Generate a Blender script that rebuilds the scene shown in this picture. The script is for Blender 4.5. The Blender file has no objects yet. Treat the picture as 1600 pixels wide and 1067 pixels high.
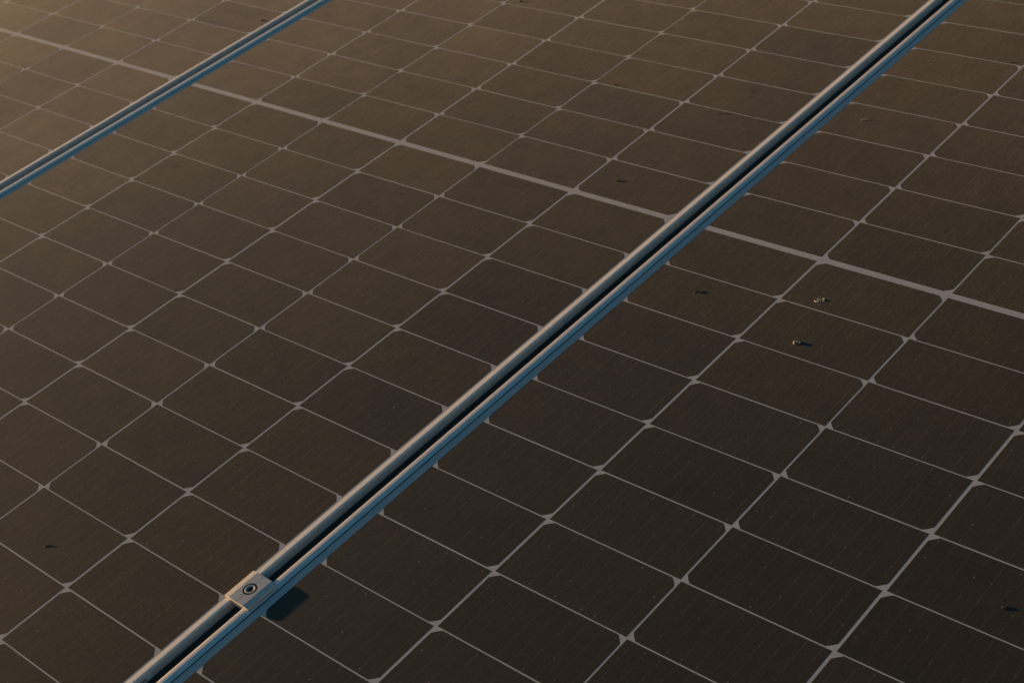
import bpy, bmesh, math, random
from mathutils import Matrix, Vector, noise

random.seed(11)
scene = bpy.context.scene
COL = scene.collection
MM = 0.001

# ------------------------------------------------------------------ frame of reference
# Panel coordinates: x across the modules, y along the rails, z out of the glass.
# The whole array is tilted 16.5 degrees (y is up the slope) and stands 1 m above the ground.
TILT = math.radians(16.5)
T = Matrix.Translation((0, 0, 1.0)) @ Matrix.Rotation(TILT, 4, 'X')

PV, PU, HALF = 168.0 * MM, 84.21 * MM, 3.95 * MM      # cell pitches, half of the middle strip
PITCH = 1058.49 * MM                                   # module pitch
CW, CH, CC = 165.05 * MM, 82.65 * MM, 8.3 * MM           # half cell: width, height, corner cut
FL, FR = -525.4 * MM, 515.4 * MM                       # frame outer edges
IL, IR = -513.1 * MM, 505.3 * MM                       # lip inner edges
FU = 1047.0 * MM                                       # half module length


# ------------------------------------------------------------------ helpers
def tag(o, label=None, cat=None, group=None, kind=None):
    if label: o['label'] = label
    if cat: o['category'] = cat
    if group: o['group'] = group
    if kind: o['kind'] = kind
    return o


def link_mesh(name, bm, mat, parent=None, smooth=None):
    bmesh.ops.recalc_face_normals(bm, faces=bm.faces[:])
    me = bpy.data.meshes.new(name)
    bm.to_mesh(me)
    bm.free()
    if mat: me.materials.append(mat)
    if smooth is not None:
        me.polygons.foreach_set('use_smooth', [True] * len(me.polygons))
        me.set_sharp_from_angle(angle=math.radians(smooth))
    o = bpy.data.objects.new(name, me)
    COL.objects.link(o)
    if parent: o.parent = parent
    return o


def empty(name, mat4):
    o = bpy.data.objects.new(name, None)
    o.empty_display_size = 0.05
    COL.objects.link(o)
    o.matrix_world = mat4
    return o


def box(bm, x0, x1, y0, y1, z0, z1):
    v = [bm.verts.new((x, y, z)) for z in (z0, z1) for y in (y0, y1) for x in (x0, x1)]
    for f in ((0, 1, 3, 2), (4, 6, 7, 5), (0, 4, 5, 1), (2, 3, 7, 6), (0, 2, 6, 4), (1, 5, 7, 3)):
        bm.faces.new([v[i] for i in f])


def prism(bm, pts, z0, z1):
    a = [bm.verts.new((p[0], p[1], z0)) for p in pts]
    b = [bm.verts.new((p[0], p[1], z1)) for p in pts]
    n = len(pts)
    bm.faces.new(a[::-1]); bm.faces.new(b)
    for i in range(n):
        bm.faces.new((a[i], a[(i + 1) % n], b[(i + 1) % n], b[i]))


def ring_sweep(bm, prof):
    """prof: list of (xl, xr, ylo, yhi, z) rectangles joined one to the next and closed."""
    rings = []
    for xl, xr, y0, y1, z in prof:
        rings.append([bm.verts.new(p) for p in ((xl, y0, z), (xr, y0, z), (xr, y1, z), (xl, y1, z))])
    n = len(rings)
    for k in range(n):
        a, b = rings[k], rings[(k + 1) % n]
        for i in range(4):
            j = (i + 1) % 4
            bm.faces.new((a[i], a[j], b[j], b[i]))


# ------------------------------------------------------------------ materials
class Nodes:
    def __init__(self, name):
        self.m = bpy.data.materials.new(name)
        self.m.use_nodes = True
        self.nt = self.m.node_tree
        self.b = self.nt.nodes['Principled BSDF']

    def new(self, t, **kw):
        n = self.nt.nodes.new(t)
        for k, v in kw.items(): setattr(n, k, v)
        return n

    def link(self, a, b): self.nt.links.new(a, b)

    def val(self, sock, v):
        if hasattr(v, 'is_output'): self.link(v, sock)
        else: sock.default_value = v

    def math(self, op, a, b=0.0, c=0.0, clamp=False):
        n = self.new('ShaderNodeMath', operation=op, use_clamp=clamp)
        for i, v in enumerate((a, b, c)): self.val(n.inputs[i], v)
        return n.outputs[0]

    def ramp(self, x, a, b, lo=0.0, hi=1.0):
        n = self.new('ShaderNodeMapRange')
        n.clamp = True
        self.val(n.inputs[0], x)
        for i, v in enumerate((a, b, lo, hi)): self.val(n.inputs[i + 1], v)
        return n.outputs[0]

    def mix(self, f, a, b):
        n = self.new('ShaderNodeMix', data_type='RGBA')
        self.val(n.inputs['Factor'], f)
        for s, v in (('A', a), ('B', b)):
            sock = [i for i in n.inputs if i.name == s and i.type == 'RGBA'][0]
            if isinstance(v, tuple): sock.default_value = (*v, 1)
            else: self.link(v, sock)
        return [o for o in n.outputs if o.type == 'RGBA'][0]

    def noise(self, vec, scale, detail=2.0, rough=0.5):
        n = self.new('ShaderNodeTexNoise')
        if vec is not None: self.link(vec, n.inputs['Vector'])
        n.inputs['Scale'].default_value = scale
        n.inputs['Detail'].default_value = detail
        n.inputs['Roughness'].default_value = rough
        return n.outputs['Fac']

    def scaled(self, vec, s):
        n = self.new('ShaderNodeMapping')
        self.link(vec, n.inputs['Vector'])
        n.inputs['Scale'].default_value = s
        return n.outputs[0]

    def set(self, **kw):
        for k, v in kw.items():
            self.val(self.b.inputs[k.replace('_', ' ')], (*v, 1) if isinstance(v, tuple) else v)


DUST = (0.235, 0.202, 0.120)


def dust_layer(N, pos):
    """how much of the glass is covered by a dry film of dust (0..1), and bright grains in it"""
    big = N.noise(pos, 3.0, 3)
    mid = N.noise(pos, 28.0, 4, 0.6)
    fine = N.noise(pos, 420.0, 3, 0.7)
    d = N.math('MULTIPLY', N.ramp(big, 0.3, 0.7, 0.88, 1.08), N.ramp(mid, 0.3, 0.72, 0.89, 1.08))
    d = N.math('MULTIPLY', d, N.ramp(fine, 0.3, 0.7, 0.62, 1.38))
    hair = N.noise(N.scaled(pos, (1100, 16, 60)), 1.0, 3, 0.6)
    d = N.math('MULTIPLY', d, N.ramp(hair, 0.32, 0.68, 0.84, 1.16))
    # rain-drop rings and washed spots: round, a few millimetres, thinner dust
    v = N.new('ShaderNodeTexVoronoi')
    N.link(pos, v.inputs['Vector'])
    v.inputs['Scale'].default_value = 17.0
    sep = N.new('ShaderNodeSeparateColor')
    N.link(v.outputs['Color'], sep.inputs[0])
    rad = N.math('MULTIPLY', N.ramp(sep.outputs[0], 0.72, 1.0, 0.0, 1.0), 0.13)
    spot = N.ramp(N.math('SUBTRACT', v.outputs['Distance'], rad), -0.06, 0.02, 0.72, 1.0)
    d = N.math('MULTIPLY', d, spot)
    # tiny pale grains
    g = N.new('ShaderNodeTexVoronoi')
    N.link(pos, g.inputs['Vector'])
    g.inputs['Scale'].default_value = 95.0
    sg = N.new('ShaderNodeSeparateColor')
    N.link(g.outputs['Color'], sg.inputs[0])
    grad = N.math('MULTIPLY', N.ramp(sg.outputs[1], 0.80, 1.0, 0.0, 1.0), 0.075)
    grain = N.ramp(N.math('SUBTRACT', grad, g.outputs['Distance']), 0.0, 0.03, 0.0, 1.0)
    return d, grain


def cell_material():
    N = Nodes('solar_cell_under_glass')
    geo = N.new('ShaderNodeNewGeometry')
    tc = N.new('ShaderNodeTexCoord')
    pos, loc = geo.outputs['Position'], tc.outputs['Object']
    xyz = N.new('ShaderNodeSeparateXYZ')
    N.link(loc, xyz.inputs[0])
    x, y = xyz.outputs[0], xyz.outputs[1]
    info = N.new('ShaderNodeObjectInfo')
    rnd = info.outputs['Random']
    # ten bus wires along each half cell
    fr = N.math('FRACT', N.math('ADD', N.math('MULTIPLY', x, 10.0 / CW), 50.0))
    dx = N.math('MULTIPLY', N.math('ABSOLUTE', N.math('SUBTRACT', fr, 0.5)), CW / 10.0)   # metres from the wire
    wire = N.ramp(dx, 0.00016, 0.00030, 1.0, 0.0)
    # solder pads near both long edges and two in between
    ay = N.math('ABSOLUTE', y)
    pad_y = N.math('MINIMUM', N.math('ABSOLUTE', N.math('SUBTRACT', ay, 0.0365)),
                   N.math('ABSOLUTE', N.math('SUBTRACT', ay, 0.0125)))
    pad = N.math('MULTIPLY', N.ramp(pad_y, 0.0006, 0.0009, 1.0, 0.0), N.ramp(dx, 0.0005, 0.0008, 1.0, 0.0))
    padv = N.noise(pos, 60.0, 1)
    pad = N.math('MULTIPLY', pad, N.ramp(padv, 0.50, 0.70, 0.0, 0.36))
    # fine fingers across the wires blend to a faint weave
    fing = N.noise(N.scaled(loc, (30, 900, 1)), 1.0, 2)
    si = N.mix(N.ramp(fing, 0.3, 0.7), (0.010, 0.010, 0.011), (0.017, 0.016, 0.017))
    si = N.mix(N.math('MULTIPLY', rnd, 0.5), si, (0.022, 0.019, 0.017))
    wire_f = N.math('MULTIPLY', wire, N.ramp(N.noise(pos, 45.0, 2), 0.3, 0.7, 0.03, 0.17))
    c = N.mix(wire_f, si, (0.36, 0.33, 0.29))
    c = N.mix(pad, c, (0.50, 0.46, 0.42))
    d, grain = dust_layer(N, pos)
    c = N.mix(N.math('MULTIPLY', d, DUST_CELL), c, DUST)
    c = N.mix(N.math('MULTIPLY', grain, 0.45), c, (0.42, 0.36, 0.30))
    N.link(c, N.b.inputs['Base Color'])
    N.set(Roughness=0.55, IOR=1.4, Coat_Weight=COATW, Coat_Roughness=COATR, Coat_IOR=1.40)
    N.b.inputs['Specular IOR Level'].default_value = SPEC
    N.set(Sheen_Roughness=SHEEN_R, Sheen_Tint=(0.81, 0.765, 0.60))
    rn = N.new('ShaderNodeObjectInfo').outputs['Random']
    N.link(N.math('MULTIPLY', d, N.math('MULTIPLY_ADD', rn, 0.18 * SHEEN, 0.91 * SHEEN)), N.b.inputs['Sheen Weight'])
    return N.m


def backsheet_material():
    N = Nodes('white_backsheet_under_glass')
    geo = N.new('ShaderNodeNewGeometry')
    pos = geo.outputs['Position']
    d, grain = dust_layer(N, pos)
    n = N.noise(pos, 90.0, 3)
    c = N.mix(N.ramp(n, 0.3, 0.7), (0.41, 0.425, 0.46), (0.46, 0.475, 0.51))
    # interconnecting ribbons along the strip across the middle of the module (object y near zero)
    tc = N.new('ShaderNodeTexCoord')
    xyz = N.new('ShaderNodeSeparateXYZ')
    N.link(tc.outputs['Object'], xyz.inputs[0])
    ry = N.math('ABSOLUTE', N.math('ADD', xyz.outputs[1], 0.0016))
    rib = N.math('MULTIPLY', N.ramp(ry, 0.0004, 0.0007, 1.0, 0.0), 0.22)
    c = N.mix(rib, c, (0.28, 0.28, 0.29))
    c = N.mix(N.math('MULTIPLY', d, 0.08), c, DUST)
    N.link(c, N.b.inputs['Base Color'])
    N.set(Roughness=0.6, IOR=1.4, Coat_Weight=COATW, Coat_Roughness=COATR, Coat_IOR=1.40)
    N.b.inputs['Specular IOR Level'].default_value = SPEC
    N.set(Sheen_Roughness=SHEEN_R, Sheen_Tint=(0.81, 0.765, 0.60))
    rn = N.new('ShaderNodeObjectInfo').outputs['Random']
    N.link(N.math('MULTIPLY', d, N.math('MULTIPLY_ADD', rn, 0.18 * SHEEN, 0.91 * SHEEN)), N.b.inputs['Sheen Weight'])
    return N.m


def aluminium(name, base=(0.62, 0.62, 0.62), rough=0.42, metal=0.85, grain=True):
    N = Nodes(name)
    tc = N.new('ShaderNodeTexCoord')
    loc = tc.outputs['Object']
    streak = N.noise(N.scaled(loc, (900, 14, 900)), 1.0, 3)
    blot = N.noise(loc, 70.0, 4, 0.65)
    c = N.mix(N.ramp(blot, 0.35, 0.75), base, tuple(b * 0.80 for b in base))
    c = N.mix(N.ramp(streak, 0.35, 0.7, 0.0, 0.25), c, tuple(b * 0.65 for b in base))
    spk = N.noise(loc, 900.0, 2, 0.7)
    c = N.mix(N.ramp(spk, 0.66, 0.74, 0.0, 0.5), c, (0.16, 0.13, 0.10))
    N.link(c, N.b.inputs['Base Color'])
    N.set(Metallic=metal, Sheen_Weight=0.22, Sheen_Roughness=0.5)
    N.link(N.ramp(blot, 0.3, 0.75, rough - 0.06, rough + 0.08), N.b.inputs['Roughness'])
    if grain:
        bu = N.new('ShaderNodeBump')
        bu.inputs['Strength'].default_value = 0.12
        bu.inputs['Distance'].default_value = 0.0002
        N.link(streak, bu.inputs['Height'])
        N.link(bu.outputs[0], N.b.inputs['Normal'])
    return N.m


def plain(name, col, rough=0.7, metal=0.0, var=0.25, scale=300.0):
    N = Nodes(name)
    tc = N.new('ShaderNodeTexCoord')
    n = N.noise(tc.outputs['Object'], scale, 4, 0.6)
    c = N.mix(N.ramp(n, 0.3, 0.7), tuple(x * (1 - var) for x in col), tuple(min(1, x * (1 + var)) for x in col))
    N.link(c, N.b.inputs['Base Color'])
    N.set(Roughness=rough, Metallic=metal)
    return N.m


DUST_CELL, COATW, COATR, SPEC = 0.085, 0.45, 0.12, 0.10
SHEEN, SHEEN_R = 0.51, 0.35

M_CELL = cell_material()
M_BACK = backsheet_material()
M_FRAME = aluminium('anodised_aluminium_frame', base=(0.72, 0.72, 0.72), rough=0.40, metal=0.30)
M_CLAMP = aluminium('aluminium_clamp', base=(0.63, 0.62, 0.61), rough=0.48, metal=0.30)
M_STEEL = plain('stainless_steel', (0.50, 0.48, 0.46), 0.40, 0.35, 0.12)
M_SEAL_SHADE = plain('black_sealant_and_shade', (0.024, 0.023, 0.020), 0.8)  # sealant; also the painted shade in frame gaps and bolt recesses
M_LABEL = plain('silver_label', (0.66, 0.70, 0.74), 0.5, 0.0, 0.08)
M_INK = plain('label_ink', (0.05, 0.05, 0.06), 0.6)
M_GROUND = plain('dark_turf', (0.030, 0.034, 0.022), 0.95, 0.0, 0.4, 6.0)


# ------------------------------------------------------------------ the solar panels
def cell_centre(i, r, up):
    off = (0.0, 0.25, -0.25, 0.25, -0.25, 0.0)[i] * MM
    y = HALF + (r + 0.5) * PU
    return ((i - 2.5) * PV + off, y if up else -y)


def cell_shape(bm, cx=0.0, cy=0.0, flip=False):
    """a half cell: two cut corners on its low-y long edge (on the high-y one when flipped)"""
    s = -1 if flip else 1
    w, h, c = CW / 2, CH / 2, CC
    pts = [(-w + c, -h), (w - c, -h), (w - c * 0.48, -h + c * 0.48 - 0.0002), (w, -h + c), (w, h), (-w, h), (-w, -h + c),
           (-w + c * 0.48, -h + c * 0.48 - 0.0002)]
    prism(bm, [(cx + s * p[0], cy + s * p[1]) for p in pts], -0.0003, 0.00006)


def frame_profile():
    z = MM
    def rect(tl, tr, zz):
        # tl / tr: 0 at the lip's inner edge, 1 at the outer face, for the left and the right rail
        t = tr
        return (IL + (FL - IL) * tl, IR + (FR - IR) * tr, -FU + 0.0095 * (1 - t), FU - 0.0095 * (1 - t), zz)
    def inset(d, zz):
        return (FL + d, FR - d, -FU + d, FU - d, zz)
    return [rect(0.0, 0.0, 0.10 * z), rect(0.0, 0.0, 0.14 * z), rect(0.02, 0.02, 0.26 * z), rect(0.42, 0.66, 1.76 * z),
            rect(0.47, 0.72, 1.90 * z), rect(0.53, 0.77, 1.95 * z), rect(0.62, 0.80, 1.96 * z), inset(1.5 * z, 1.94 * z),
            inset(0.9 * z, 1.76 * z), inset(0.4 * z, 1.38 * z), inset(0.1 * z, 0.86 * z), inset(0.0, 0.3 * z),
            inset(0.0, -33.5 * z), inset(28 * z, -33.5 * z), inset(28 * z, -32 * z), inset(1.8 * z, -32 * z),
            inset(1.8 * z, -6 * z), rect(0.12, 0.12, -6 * z), rect(0.12, 0.12, 0.10 * z)]


CAM_R = [[0.7360643, 0.6491105, -0.1920026], [0.2739242, -0.5450111, -0.7924194], [-0.6190113, 0.5306774, -0.5789702]]
CAM_C = Vector((1.612774, -1.260177, 1.052499))
F_PX = 2404.63


def to_pixel(p):
    d = Vector(p) - CAM_C
    c = [sum(CAM_R[k][j] * d[j] for j in range(3)) for k in range(3)]
    return (800 + F_PX * c[0] / c[2], 533.5 + F_PX * c[1] / c[2], c[2])


def seen_area(cx, cy):
    """rough visible size of a half cell, to know which ones the picture shows"""
    n = 0
    for a in range(5):
        for b in range(5):
            px, py, dz = to_pixel((cx + (a - 2) / 4 * CW, cy + (b - 2) / 4 * CH, 0))
            if dz > 0 and 0 <= px < 1600 and 0 <= py < 1067: n += 1 / dz ** 3
    return n


cell_meshes = {}
shared = {}


def solar_panel(k, dx, dy, label):
    root = empty('solar_panel', T @ Matrix.Translation((dx, dy, -0.0008 * k)))      # each module sits a hair lower than the one before
    tag(root, label, 'solar panel', 'solar panels laid side by side')
    if not shared:
        bm = bmesh.new()
        ring_sweep(bm, frame_profile())
        shared['frame'] = link_mesh('frame', bm, M_FRAME, root, 40)
        bm = bmesh.new()
        box(bm, IL - 0.003, IR + 0.003, -FU + 0.006, FU - 0.006, -0.0045, 0.0)
        shared['backsheet'] = link_mesh('backsheet', bm, M_BACK, root)
        bm = bmesh.new()
        a, b = 0.0001, 0.0004
        def rc(d, z): return (IL - d, IR + abs(d) + 0.0004, -FU + 0.0095 - d, FU - 0.0095 + d, z)
        ring_sweep(bm, [rc(-0.0009, -0.0005), rc(-0.0009, 0.0001), rc(-0.0002, 0.0003), rc(0.0006, 0.0003), rc(0.0006, -0.0005)])
        shared['seal'] = link_mesh('seal', bm, M_SEAL_SHADE, root)
        for o in shared.values(): shared_first.append(o)
    else:
        for name, src in shared.items():
            o = src.copy()
            COL.objects.link(o)
            o.parent = root
    spots = []
    for i in range(6):
        for r in range(12):
            for up in (False, True):
                cx, cy = cell_centre(i, r, up)
                flip = (i % 2 == 1) != up           # which long edge carries the cut corners
                spots.append((seen_area(cx + dx, cy + dy), cx, cy, flip))
    spots.sort(key=lambda s: -s[0])
    rest = [s for n, s in enumerate(spots) if n >= 100 or s[0] <= 0]
    for n, (area, cx, cy, flip) in enumerate(spots):
        if n >= 100 or area <= 0: continue
        if 'cell' not in cell_meshes:
            bm = bmesh.new()
            cell_shape(bm)
            c = link_mesh('cell', bm, M_CELL, root)
            cell_meshes['cell'] = c.data
        else:
            c = bpy.data.objects.new('cell', cell_meshes['cell'])
            COL.objects.link(c)
            c.parent = root
        jit = random.Random(n * 7 + k * 131)
        c.location = (cx + jit.uniform(-0.18, 0.18) * MM, cy + jit.uniform(-0.14, 0.14) * MM, 0)
        c.rotation_euler = (0, 0, (math.pi if flip else 0) + jit.uniform(-0.0011, 0.0011))
    # the cells out of the picture (and past the hundredth) as one part
    bm = bmesh.new()
    for area, cx, cy, flip in rest: cell_shape(bm, cx, cy, flip)
    if rest:
        o = link_mesh('cells', bm, M_CELL_REST, root)
        o['kind'] = 'stuff'
    return root


def rest_material():
    """the same cells in one mesh: the wires are spaced by panel coordinates"""
    m = M_CELL.copy()
    m.name = 'solar_cells_under_glass'
    return m


M_CELL_REST = rest_material()
shared_first = []
solar_panel(0, 0, 0, 'middle solar panel of the three, between the two frame gaps, largest in view')
solar_panel(1, PITCH, 2.9 * MM, 'darkest solar panel, right of the long frame gap, with pale crumbs on it')
solar_panel(-1, -PITCH, 0.4 * MM, 'solar panel in the hazy warm upper left corner beyond the thin frame gap')

# the silver sticker with worn print on the outer wall of the middle panel's frame
mid_frame = shared['frame']
bm = bmesh.new()
box(bm, FR - 0.0003, FR + 0.00025, -1.000, -0.868, -0.0080, -0.0012)
lab = link_mesh('sticker', bm, M_LABEL, mid_frame)
bm = bmesh.new()
rr = random.Random(4)
yy = -0.876
while yy > -0.99:
    w = rr.uniform(0.0006, 0.0016)
    z0 = rr.uniform(-0.0068, -0.0062)
    if rr.random() < 0.84: box(bm, FR + 0.00015, FR + 0.00035, yy - w, yy, z0, rr.uniform(-0.0032, -0.0024))
    yy -= w + rr.uniform(0.0006, 0.0013)
link_mesh('print', bm, M_INK, mid_frame)


# ------------------------------------------------------------------ the mid clamp
def clamp():
    cx, cy = 523.4 * MM, -742.6 * MM
    root = empty('mid_clamp', T @ Matrix.Translation((cx, cy, 1.60 * MM)) @ Matrix.Rotation(math.radians(1.25), 4, 'Y'))
    tag(root, 'small silver clamp with a round socket bolt, bridging the long frame gap', 'clamp')
    L = 19.8 * MM
    prof = [(-18.6, 0.02), (-7.6, 0.02), (-7.6, -6.0), (8.6, -6.0), (8.6, 0.02), (18.6, 0.02), (18.6, 1.6), (17.9, 2.0), (11.2, 3.15), (-11.2, 3.15), (-17.9, 2.0), (-18.6, 1.6)]
    bm = bmesh.new()
    a = [bm.verts.new((p[0] * MM, -L, p[1] * MM)) for p in prof]
    b = [bm.verts.new((p[0] * MM, L, p[1] * MM)) for p in prof]
    n = len(prof)
    bm.faces.new(a); bm.faces.new(b[::-1])
    for i in range(n): bm.faces.new((a[i], a[(i + 1) % n], b[(i + 1) % n], b[i]))
    body = link_mesh('clamp_body', bm, M_CLAMP, root)
    # cut the counterbore and the groove
    bm = bmesh.new()
    bmesh.ops.create_cone(bm, cap_ends=True, segments=48, radius1=8.0 * MM, radius2=8.0 * MM, depth=10 * MM)
    bmesh.ops.translate(bm, verts=bm.verts[:], vec=(0, 0, 3.2 * MM))
    cut = link_mesh('cutter', bm, None)
    bm = bmesh.new()
    box(bm, -0.42 * MM, 0.42 * MM, -L * 1.2, L * 1.2, 2.7 * MM, 6 * MM)
    cut2 = link_mesh('cutter', bm, None)
    for c in (cut, cut2):
        c.matrix_world = root.matrix_world.copy()
        md = body.modifiers.new('cut', 'BOOLEAN')
        md.operation = 'DIFFERENCE'; md.solver = 'EXACT'; md.object = c
    bv = body.modifiers.new('edge', 'BEVEL')
    bv.width = 0.14 * MM; bv.segments = 2; bv.limit_method = 'ANGLE'; bv.angle_limit = math.radians(25)
    bpy.context.view_layer.update()
    dg = bpy.context.evaluated_depsgraph_get()
    me = bpy.data.meshes.new_from_object(body.evaluated_get(dg))
    body.modifiers.clear()
    body.data = me
    for c in (cut, cut2): bpy.data.objects.remove(c)
    # socket head bolt: lathe with a hexagonal recess
    bm = bmesh.new()
    seg = 48
    def circ(r, z): return [bm.verts.new((r * MM * math.cos(2 * math.pi * i / seg), r * MM * math.sin(2 * math.pi * i / seg), z * MM)) for i in range(seg)]
    def hexr(r, z):
        out = []
        for i in range(seg):
            t = 2 * math.pi * i / seg + 0.2
            k = math.cos(math.pi / 6) / math.cos((t % (math.pi / 3)) - math.pi / 6)
            out.append(bm.verts.new((r * MM * k * math.cos(t - 0.2), r * MM * k * math.sin(t - 0.2), z * MM)))
        return out
    rings = [circ(4.0, -4.5), circ(4.0, -1.9), circ(6.2, -1.85), circ(6.1, 2.7), circ(5.95, 3.05), circ(5.6, 3.25), circ(4.7, 3.25), hexr(3.9, 2.6), hexr(3.85, -1.7)]
    for p, q in zip(rings, rings[1:]):
        for i in range(seg): bm.faces.new((p[i], p[(i + 1) % seg], q[(i + 1) % seg], q[i]))
    bm.faces.new(rings[-1]); bm.faces.new(rings[0][::-1])
    bolt = link_mesh('bolt', bm, M_STEEL, root, 35)
    bm = bmesh.new()
    hx = [(3.5 * MM * math.cos(math.pi / 3 * i - 0.2), 3.5 * MM * math.sin(math.pi / 3 * i - 0.2)) for i in range(6)]
    prism(bm, hx, -1.72 * MM, 2.2 * MM)
    link_mesh('socket_shade_plug', bm, M_SEAL_SHADE, bolt)  # black plug in the hex recess, shade put in as colour
    bm = bmesh.new()
    ro = [circ(6.3, -1.78), circ(7.85, -1.78), circ(7.85, 2.2), circ(6.3, 2.2)]
    for p, q in zip(ro, ro[1:] + ro[:1]):
        for i in range(seg): bm.faces.new((p[i], p[(i + 1) % seg], q[(i + 1) % seg], q[i]))
    link_mesh('bore_shade_ring', bm, M_SEAL_SHADE, bolt)  # added black ring, painted shade between bolt head and counterbore
    return root


clamp()

for gx, lb in ((PITCH / 2 - 4.97 * MM, 'black strip added for the deep shade in the long frame gap running up from the lower left'),
               (-PITCH / 2 - 4.97 * MM, 'black strip added for the deep shade in the thin frame gap of the upper left corner')):
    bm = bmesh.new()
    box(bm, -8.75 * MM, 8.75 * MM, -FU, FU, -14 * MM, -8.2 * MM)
    o = link_mesh('gap_shade_strip', bm, M_SEAL_SHADE)  # added strip: closes the gap so it reads as deep shade
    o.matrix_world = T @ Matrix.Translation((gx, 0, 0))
    tag(o, lb, 'strip', 'black strips added as shade in the gaps between panels')


# ------------------------------------------------------------------ crumbs and litter on the glass
def on_glass(x, y, rz=0.0):
    return T @ Matrix.Translation((x * MM, y * MM, (0.1 - 0.8 * round(x / 1058.49)) * MM)) @ Matrix.Rotation(rz, 4, 'Z')


def chunk(bm, c, r, sq=(1, 1, 1), seed=0, rz=0.0, sub=3, rough=0.35):
    """an irregular lump: centre and radii in mm, resting on z = 0"""
    mt = Matrix.Rotation(rz, 4, 'Z')
    res = bmesh.ops.create_icosphere(bm, subdivisions=sub, radius=1.0)
    zmin = 1e9
    for v in res['verts']:
        d = v.co.normalized()
        k = 1 + rough * noise.noise(d * 1.7 + Vector((seed * 3.1, seed, 0))) + 0.5 * rough * noise.noise(d * 4.1 + Vector((seed, 7, seed)))
        p = mt @ Vector((d.x * r * sq[0] * k, d.y * r * sq[1] * k, d.z * r * sq[2] * k))
        v.co = p
        zmin = min(zmin, p.z)
    for v in res['verts']:
        v.co = Vector(((v.co.x + c[0]) * MM, (v.co.y + c[1]) * MM, (v.co.z - zmin * 0.75 + c[2]) * 0.58 * MM))


def strand(bm, pts, r0, r1, seg=7):
    """a bent tapering stalk through pts (mm)"""
    n = len(pts)
    rings = []
    for k, p in enumerate(pts):
        a = Vector(pts[max(0, k - 1)]); b = Vector(pts[min(n - 1, k + 1)])
        t = (b - a).normalized()
        u = t.cross(Vector((0, 0, 1))).normalized()
        w = u.cross(t)
        r = r0 + (r1 - r0) * k / (n - 1)
        rings.append([bm.verts.new((Vector(p) + (u * math.cos(2 * math.pi * i / seg) + w * math.sin(2 * math.pi * i / seg)) * r) * MM) for i in range(seg)])
    for a, b in zip(rings, rings[1:]):
        for i in range(seg): bm.faces.new((a[i], a[(i + 1) % seg], b[(i + 1) % seg], b[i]))
    bm.faces.new(rings[0][::-1]); bm.faces.new(rings[-1])


M_PALE = plain('pale_dry_husk', (0.55, 0.47, 0.40), 0.8, 0.0, 0.3, 500)
M_DROP = plain('dried_dropping', (0.60, 0.57, 0.52), 0.9, 0.0, 0.35, 700)
M_BROWN = plain('brown_plant_bit', (0.20, 0.13, 0.09), 0.85, 0.0, 0.35, 600)
M_STRAW = plain('grey_straw', (0.55, 0.49, 0.40), 0.8, 0.0, 0.3, 600)
M_BLACK = plain('black_grit', (0.03, 0.025, 0.02), 0.9, 0.0, 0.4, 600)
LIT = 'bits of litter lying on the glass'


def litter(name, x, y, build, mat, label, cat, rz=0.0):
    bm = bmesh.new()
    build(bm)
    o = link_mesh(name, bm, mat, None, 60)
    o.matrix_world = on_glass(x, y, rz)
    tag(o, label, cat, LIT)
    return o


def curled(bm):
    pts = []
    for k in range(9):
        a = math.radians(200 - 32 * k)
        pts.append((3.4 * math.cos(a), 2.3 * math.sin(a), 0.9 + 0.55 * math.sin(k * 0.8)))
    strand(bm, pts, 0.95, 0.7)
    chunk(bm, (-3.2, -1.0, 0), 1.1, (1.2, 0.9, 0.8), 3)
    chunk(bm, (1.5, 1.6, 0), 1.0, (1.3, 0.8, 1.0), 5)


litter('husk', 787, -147, curled, M_PALE, 'pale curled husk, the brightest crumb on the right-hand panel, casting a dark shadow', 'husk', math.radians(40))


def dropping(bm):
    r = random.Random(9)
    for k in range(34):
        a, d = r.uniform(0, 6.28), abs(r.gauss(0, 4.0))
        chunk(bm, (1.15 * d * math.cos(a), 1.3 * d * math.sin(a), 0), r.uniform(0.25, 0.85), (1, r.uniform(.6, 1.2), 0.55), k, r.uniform(0, 3), 2)
    strand(bm, [(-6.2, -1.0, .3), (-5.2, -3.0, .35), (-3.2, -4.0, .4), (-1.2, -3.6, .3)], 0.62, 0.5)
    strand(bm, [(3.2, -2.6, .3), (4.2, -1.2, .4), (5.6, -1.2, .3)], 0.65, 0.45)


litter('bird_dropping', 766, -67, dropping, M_DROP, 'crumbled whitish dropping scattered in a patch just below the broad pale strip', 'dropping', math.radians(35))


def straw(bm):
    strand(bm, [(-5.2, -0.8, .4), (-3.2, 0.1, .7), (-0.4, 0.35, .95), (2.4, 0.1, .95), (4.6, -0.5, .75)], 0.5, 0.62)
    chunk(bm, (1.2, -0.1, 0), 1.0, (1.7, .7, .8), 8)


litter('straw', 600, 308, straw, M_STRAW, 'short grey straw lying beside the upper end of the long frame gap', 'straw', math.radians(28))


def curled_bit(bm):
    strand(bm, [(-2.2, -1.6, .3), (-1.2, .3, .7), (.6, 1.2, 1.0), (2.4, .8, .8)], 0.55, 0.5)
    chunk(bm, (-3.2, -2.2, 0), 0.8, (1, .8, .8), 4)
    chunk(bm, (-6.4, 1.2, 0), 0.45, (1, .8, .6), 6, 0, 2)


litter('plant_bit', 260, -818, curled_bit, M_BROWN, 'tiny curled brown plant bit near the left edge of the middle panel', 'plant bit', math.radians(20))


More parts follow.
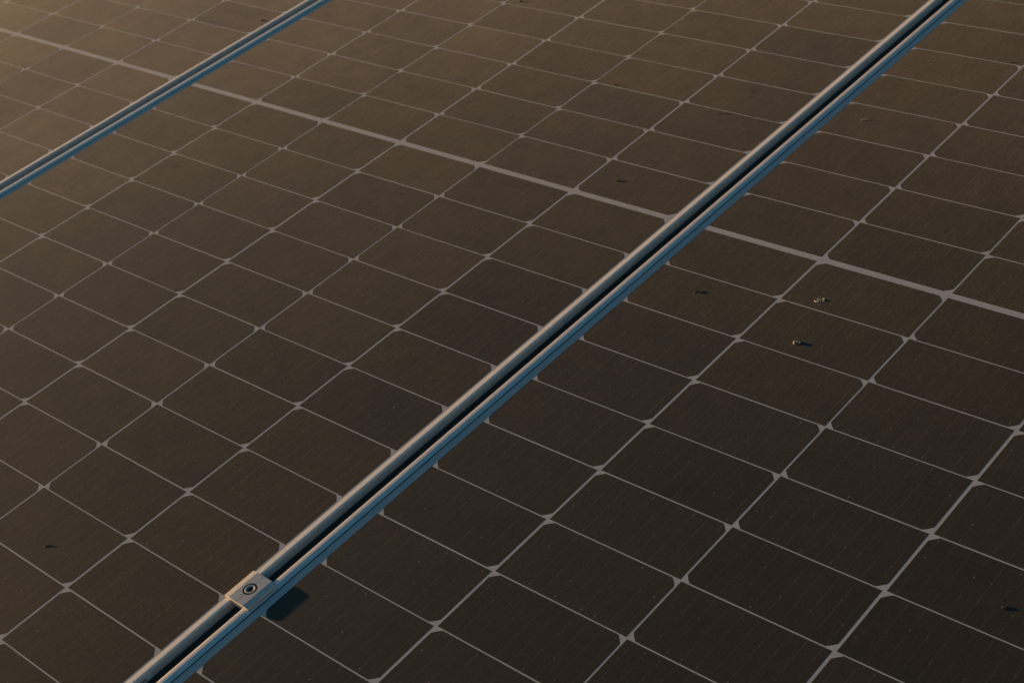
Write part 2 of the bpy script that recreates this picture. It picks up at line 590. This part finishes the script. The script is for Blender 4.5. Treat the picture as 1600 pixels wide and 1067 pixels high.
def dead_fly(bm):
    chunk(bm, (0, 0, 0), 1.7, (1.5, .9, .75), 2)
    chunk(bm, (-2.2, 0.6, 0), 0.8, (1, 1, .8), 3)
    strand(bm, [(0, .6, .9), (1.6, 1.9, 1.4), (3.4, 2.3, .9)], 0.3, 0.15)
    strand(bm, [(0, -.6, .9), (1.8, -1.7, 1.1), (3.2, -2.4, .3)], 0.3, 0.15)


litter('grit', 380, 45, dead_fly, M_BLACK, 'black crumb just above the broad pale strip, left of the long frame gap', 'grit', math.radians(25))


def tailed(bm):
    chunk(bm, (0, 0, 0), 1.35, (1.5, .8, 1.1), 5)
    strand(bm, [(0.6, 0, .9), (3.2, 0.6, .7), (6.2, 0.3, .5), (9.8, 1.1, .3)], 0.5, 0.28)
    chunk(bm, (-2.0, -.3, 0), 0.8, (1.2, .8, .5), 9)


litter('grit', 627, -117, tailed, M_BLACK, 'black crumb with a thin tail, right of the long frame gap', 'grit', math.radians(28))


def ridge(bm):
    chunk(bm, (0, 0, 0), 1.9, (1.9, .8, .55), 12)
    chunk(bm, (1.0, .5, .4), 0.9, (.8, .6, 1.2), 13)


litter('grit', 1158, -387, ridge, M_BLACK, 'black crumb beside the right edge near the lower right corner', 'grit', math.radians(40))


def pair(bm):
    chunk(bm, (-5.0, -1.4, 0), 1.2, (1.2, .9, .5), 14)
    chunk(bm, (2.6, 0, 0), 1.2, (1, .8, 1.0), 15)
    strand(bm, [(2.6, 0, .8), (5.5, -.4, .6), (9, -1.2, .3)], 0.4, 0.2)


litter('grit', 409, 250, pair, M_BLACK, 'pair of dark crumbs touching a thin cell line at the upper middle', 'grit', math.radians(20))


def dot(s, k):
    def f(bm):
        chunk(bm, (0, 0, 0), s, (1.1, .9, 1.0), k)
        chunk(bm, (s * 1.2, .2, 0), s * .6, (1.3, .8, .5), k + 1)
    return f


litter('grit', 205, 261, dot(1.1, 20), M_BLACK, 'small dark crumb on a thin cell line, upper middle, left of the pair of crumbs', 'grit', 0.4)
litter('grit', -141, 440, dot(1.7, 22), M_BLACK, 'dark crumb cut by the top edge of the picture', 'grit', 0.4)
litter('grit', -573, 220, dot(1.8, 24), M_BLACK, 'dark crumb beside the thin upper frame gap on the far left panel', 'grit', 0.4)
litter('grit', 703, 517, dot(1.2, 26), M_BLACK, 'dark crumb on a thin cell line near the top of the right edge', 'grit', 0.4)

# ------------------------------------------------------------------ ground
bm = bmesh.new()
s = 150.0
v = [bm.verts.new(p) for p in ((-s, -s, 0), (s, -s, 0), (s, s, 0), (-s, s, 0))]
bm.faces.new(v)
g = link_mesh('ground', bm, M_GROUND)
g['kind'] = 'structure'

# ------------------------------------------------------------------ light
AZ, EL = math.radians(12.0), math.radians(6.15)
to_sun_panel = Vector((-math.cos(EL) * math.cos(AZ), -math.cos(EL) * math.sin(AZ), math.sin(EL)))
to_sun = (T.to_3x3() @ to_sun_panel).normalized()
sl = bpy.data.lights.new('sun', 'SUN')
sl.energy = 5.0
sl.color = (1.0, 0.57, 0.25)
sl.angle = math.radians(0.53)
so = bpy.data.objects.new('sun', sl)
COL.objects.link(so)
so.rotation_euler = to_sun.to_track_quat('Z', 'Y').to_euler()

w = bpy.data.worlds.new('World')
scene.world = w
w.use_nodes = True
nt = w.node_tree
bg = nt.nodes['Background']
sky = nt.nodes.new('ShaderNodeTexSky')
sky.sky_type = 'NISHITA'
sky.sun_disc = False
sky.sun_elevation = math.asin(to_sun.z)
sky.sun_rotation = math.atan2(to_sun.x, to_sun.y)
mul = nt.nodes.new('ShaderNodeMix')
mul.data_type = 'RGBA'
mul.blend_type = 'MULTIPLY'
mul.inputs['Factor'].default_value = 1.0
nt.links.new(sky.outputs[0], mul.inputs[6])
# evening haze: warm near the horizon, deep teal overhead
geo = nt.nodes.new('ShaderNodeTexCoord')
sep = nt.nodes.new('ShaderNodeSeparateXYZ')
nt.links.new(geo.outputs['Generated'], sep.inputs[0])
tint = nt.nodes.new('ShaderNodeValToRGB')
nt.links.new(sep.outputs[2], tint.inputs[0])
e = tint.color_ramp.elements
e[0].position, e[0].color = 0.16, (0.96, 0.82, 0.70, 1)
e[1].position, e[1].color = 0.50, (0.22, 1.04, 1.50, 1)
nt.links.new(tint.outputs[0], mul.inputs[7])
nt.links.new(mul.outputs[2], bg.inputs['Color'])
bg.inputs['Strength'].default_value = 0.100

# ------------------------------------------------------------------ camera
cam = bpy.data.cameras.new('camera')
co = bpy.data.objects.new('camera', cam)
COL.objects.link(co)
R = CAM_R
m = Matrix(((R[0][0], -R[1][0], -R[2][0], CAM_C.x),
            (R[0][1], -R[1][1], -R[2][1], CAM_C.y),
            (R[0][2], -R[1][2], -R[2][2], CAM_C.z),
            (0, 0, 0, 1)))
co.matrix_world = T @ m
cam.sensor_width = 36.0
cam.lens = F_PX / 1600 * 36.0
cam.clip_start = 0.05
cam.clip_end = 500
cam.dof.use_dof = True
cam.dof.focus_distance = 1.62
cam.dof.aperture_fstop = 13.0
scene.camera = co

vs = scene.view_settings
vs.view_transform = 'Standard'
vs.look = 'None'
vs.exposure = 0.62
vs.gamma = 1.0
vs.use_curve_mapping = False
scene.cycles.use_denoising = True
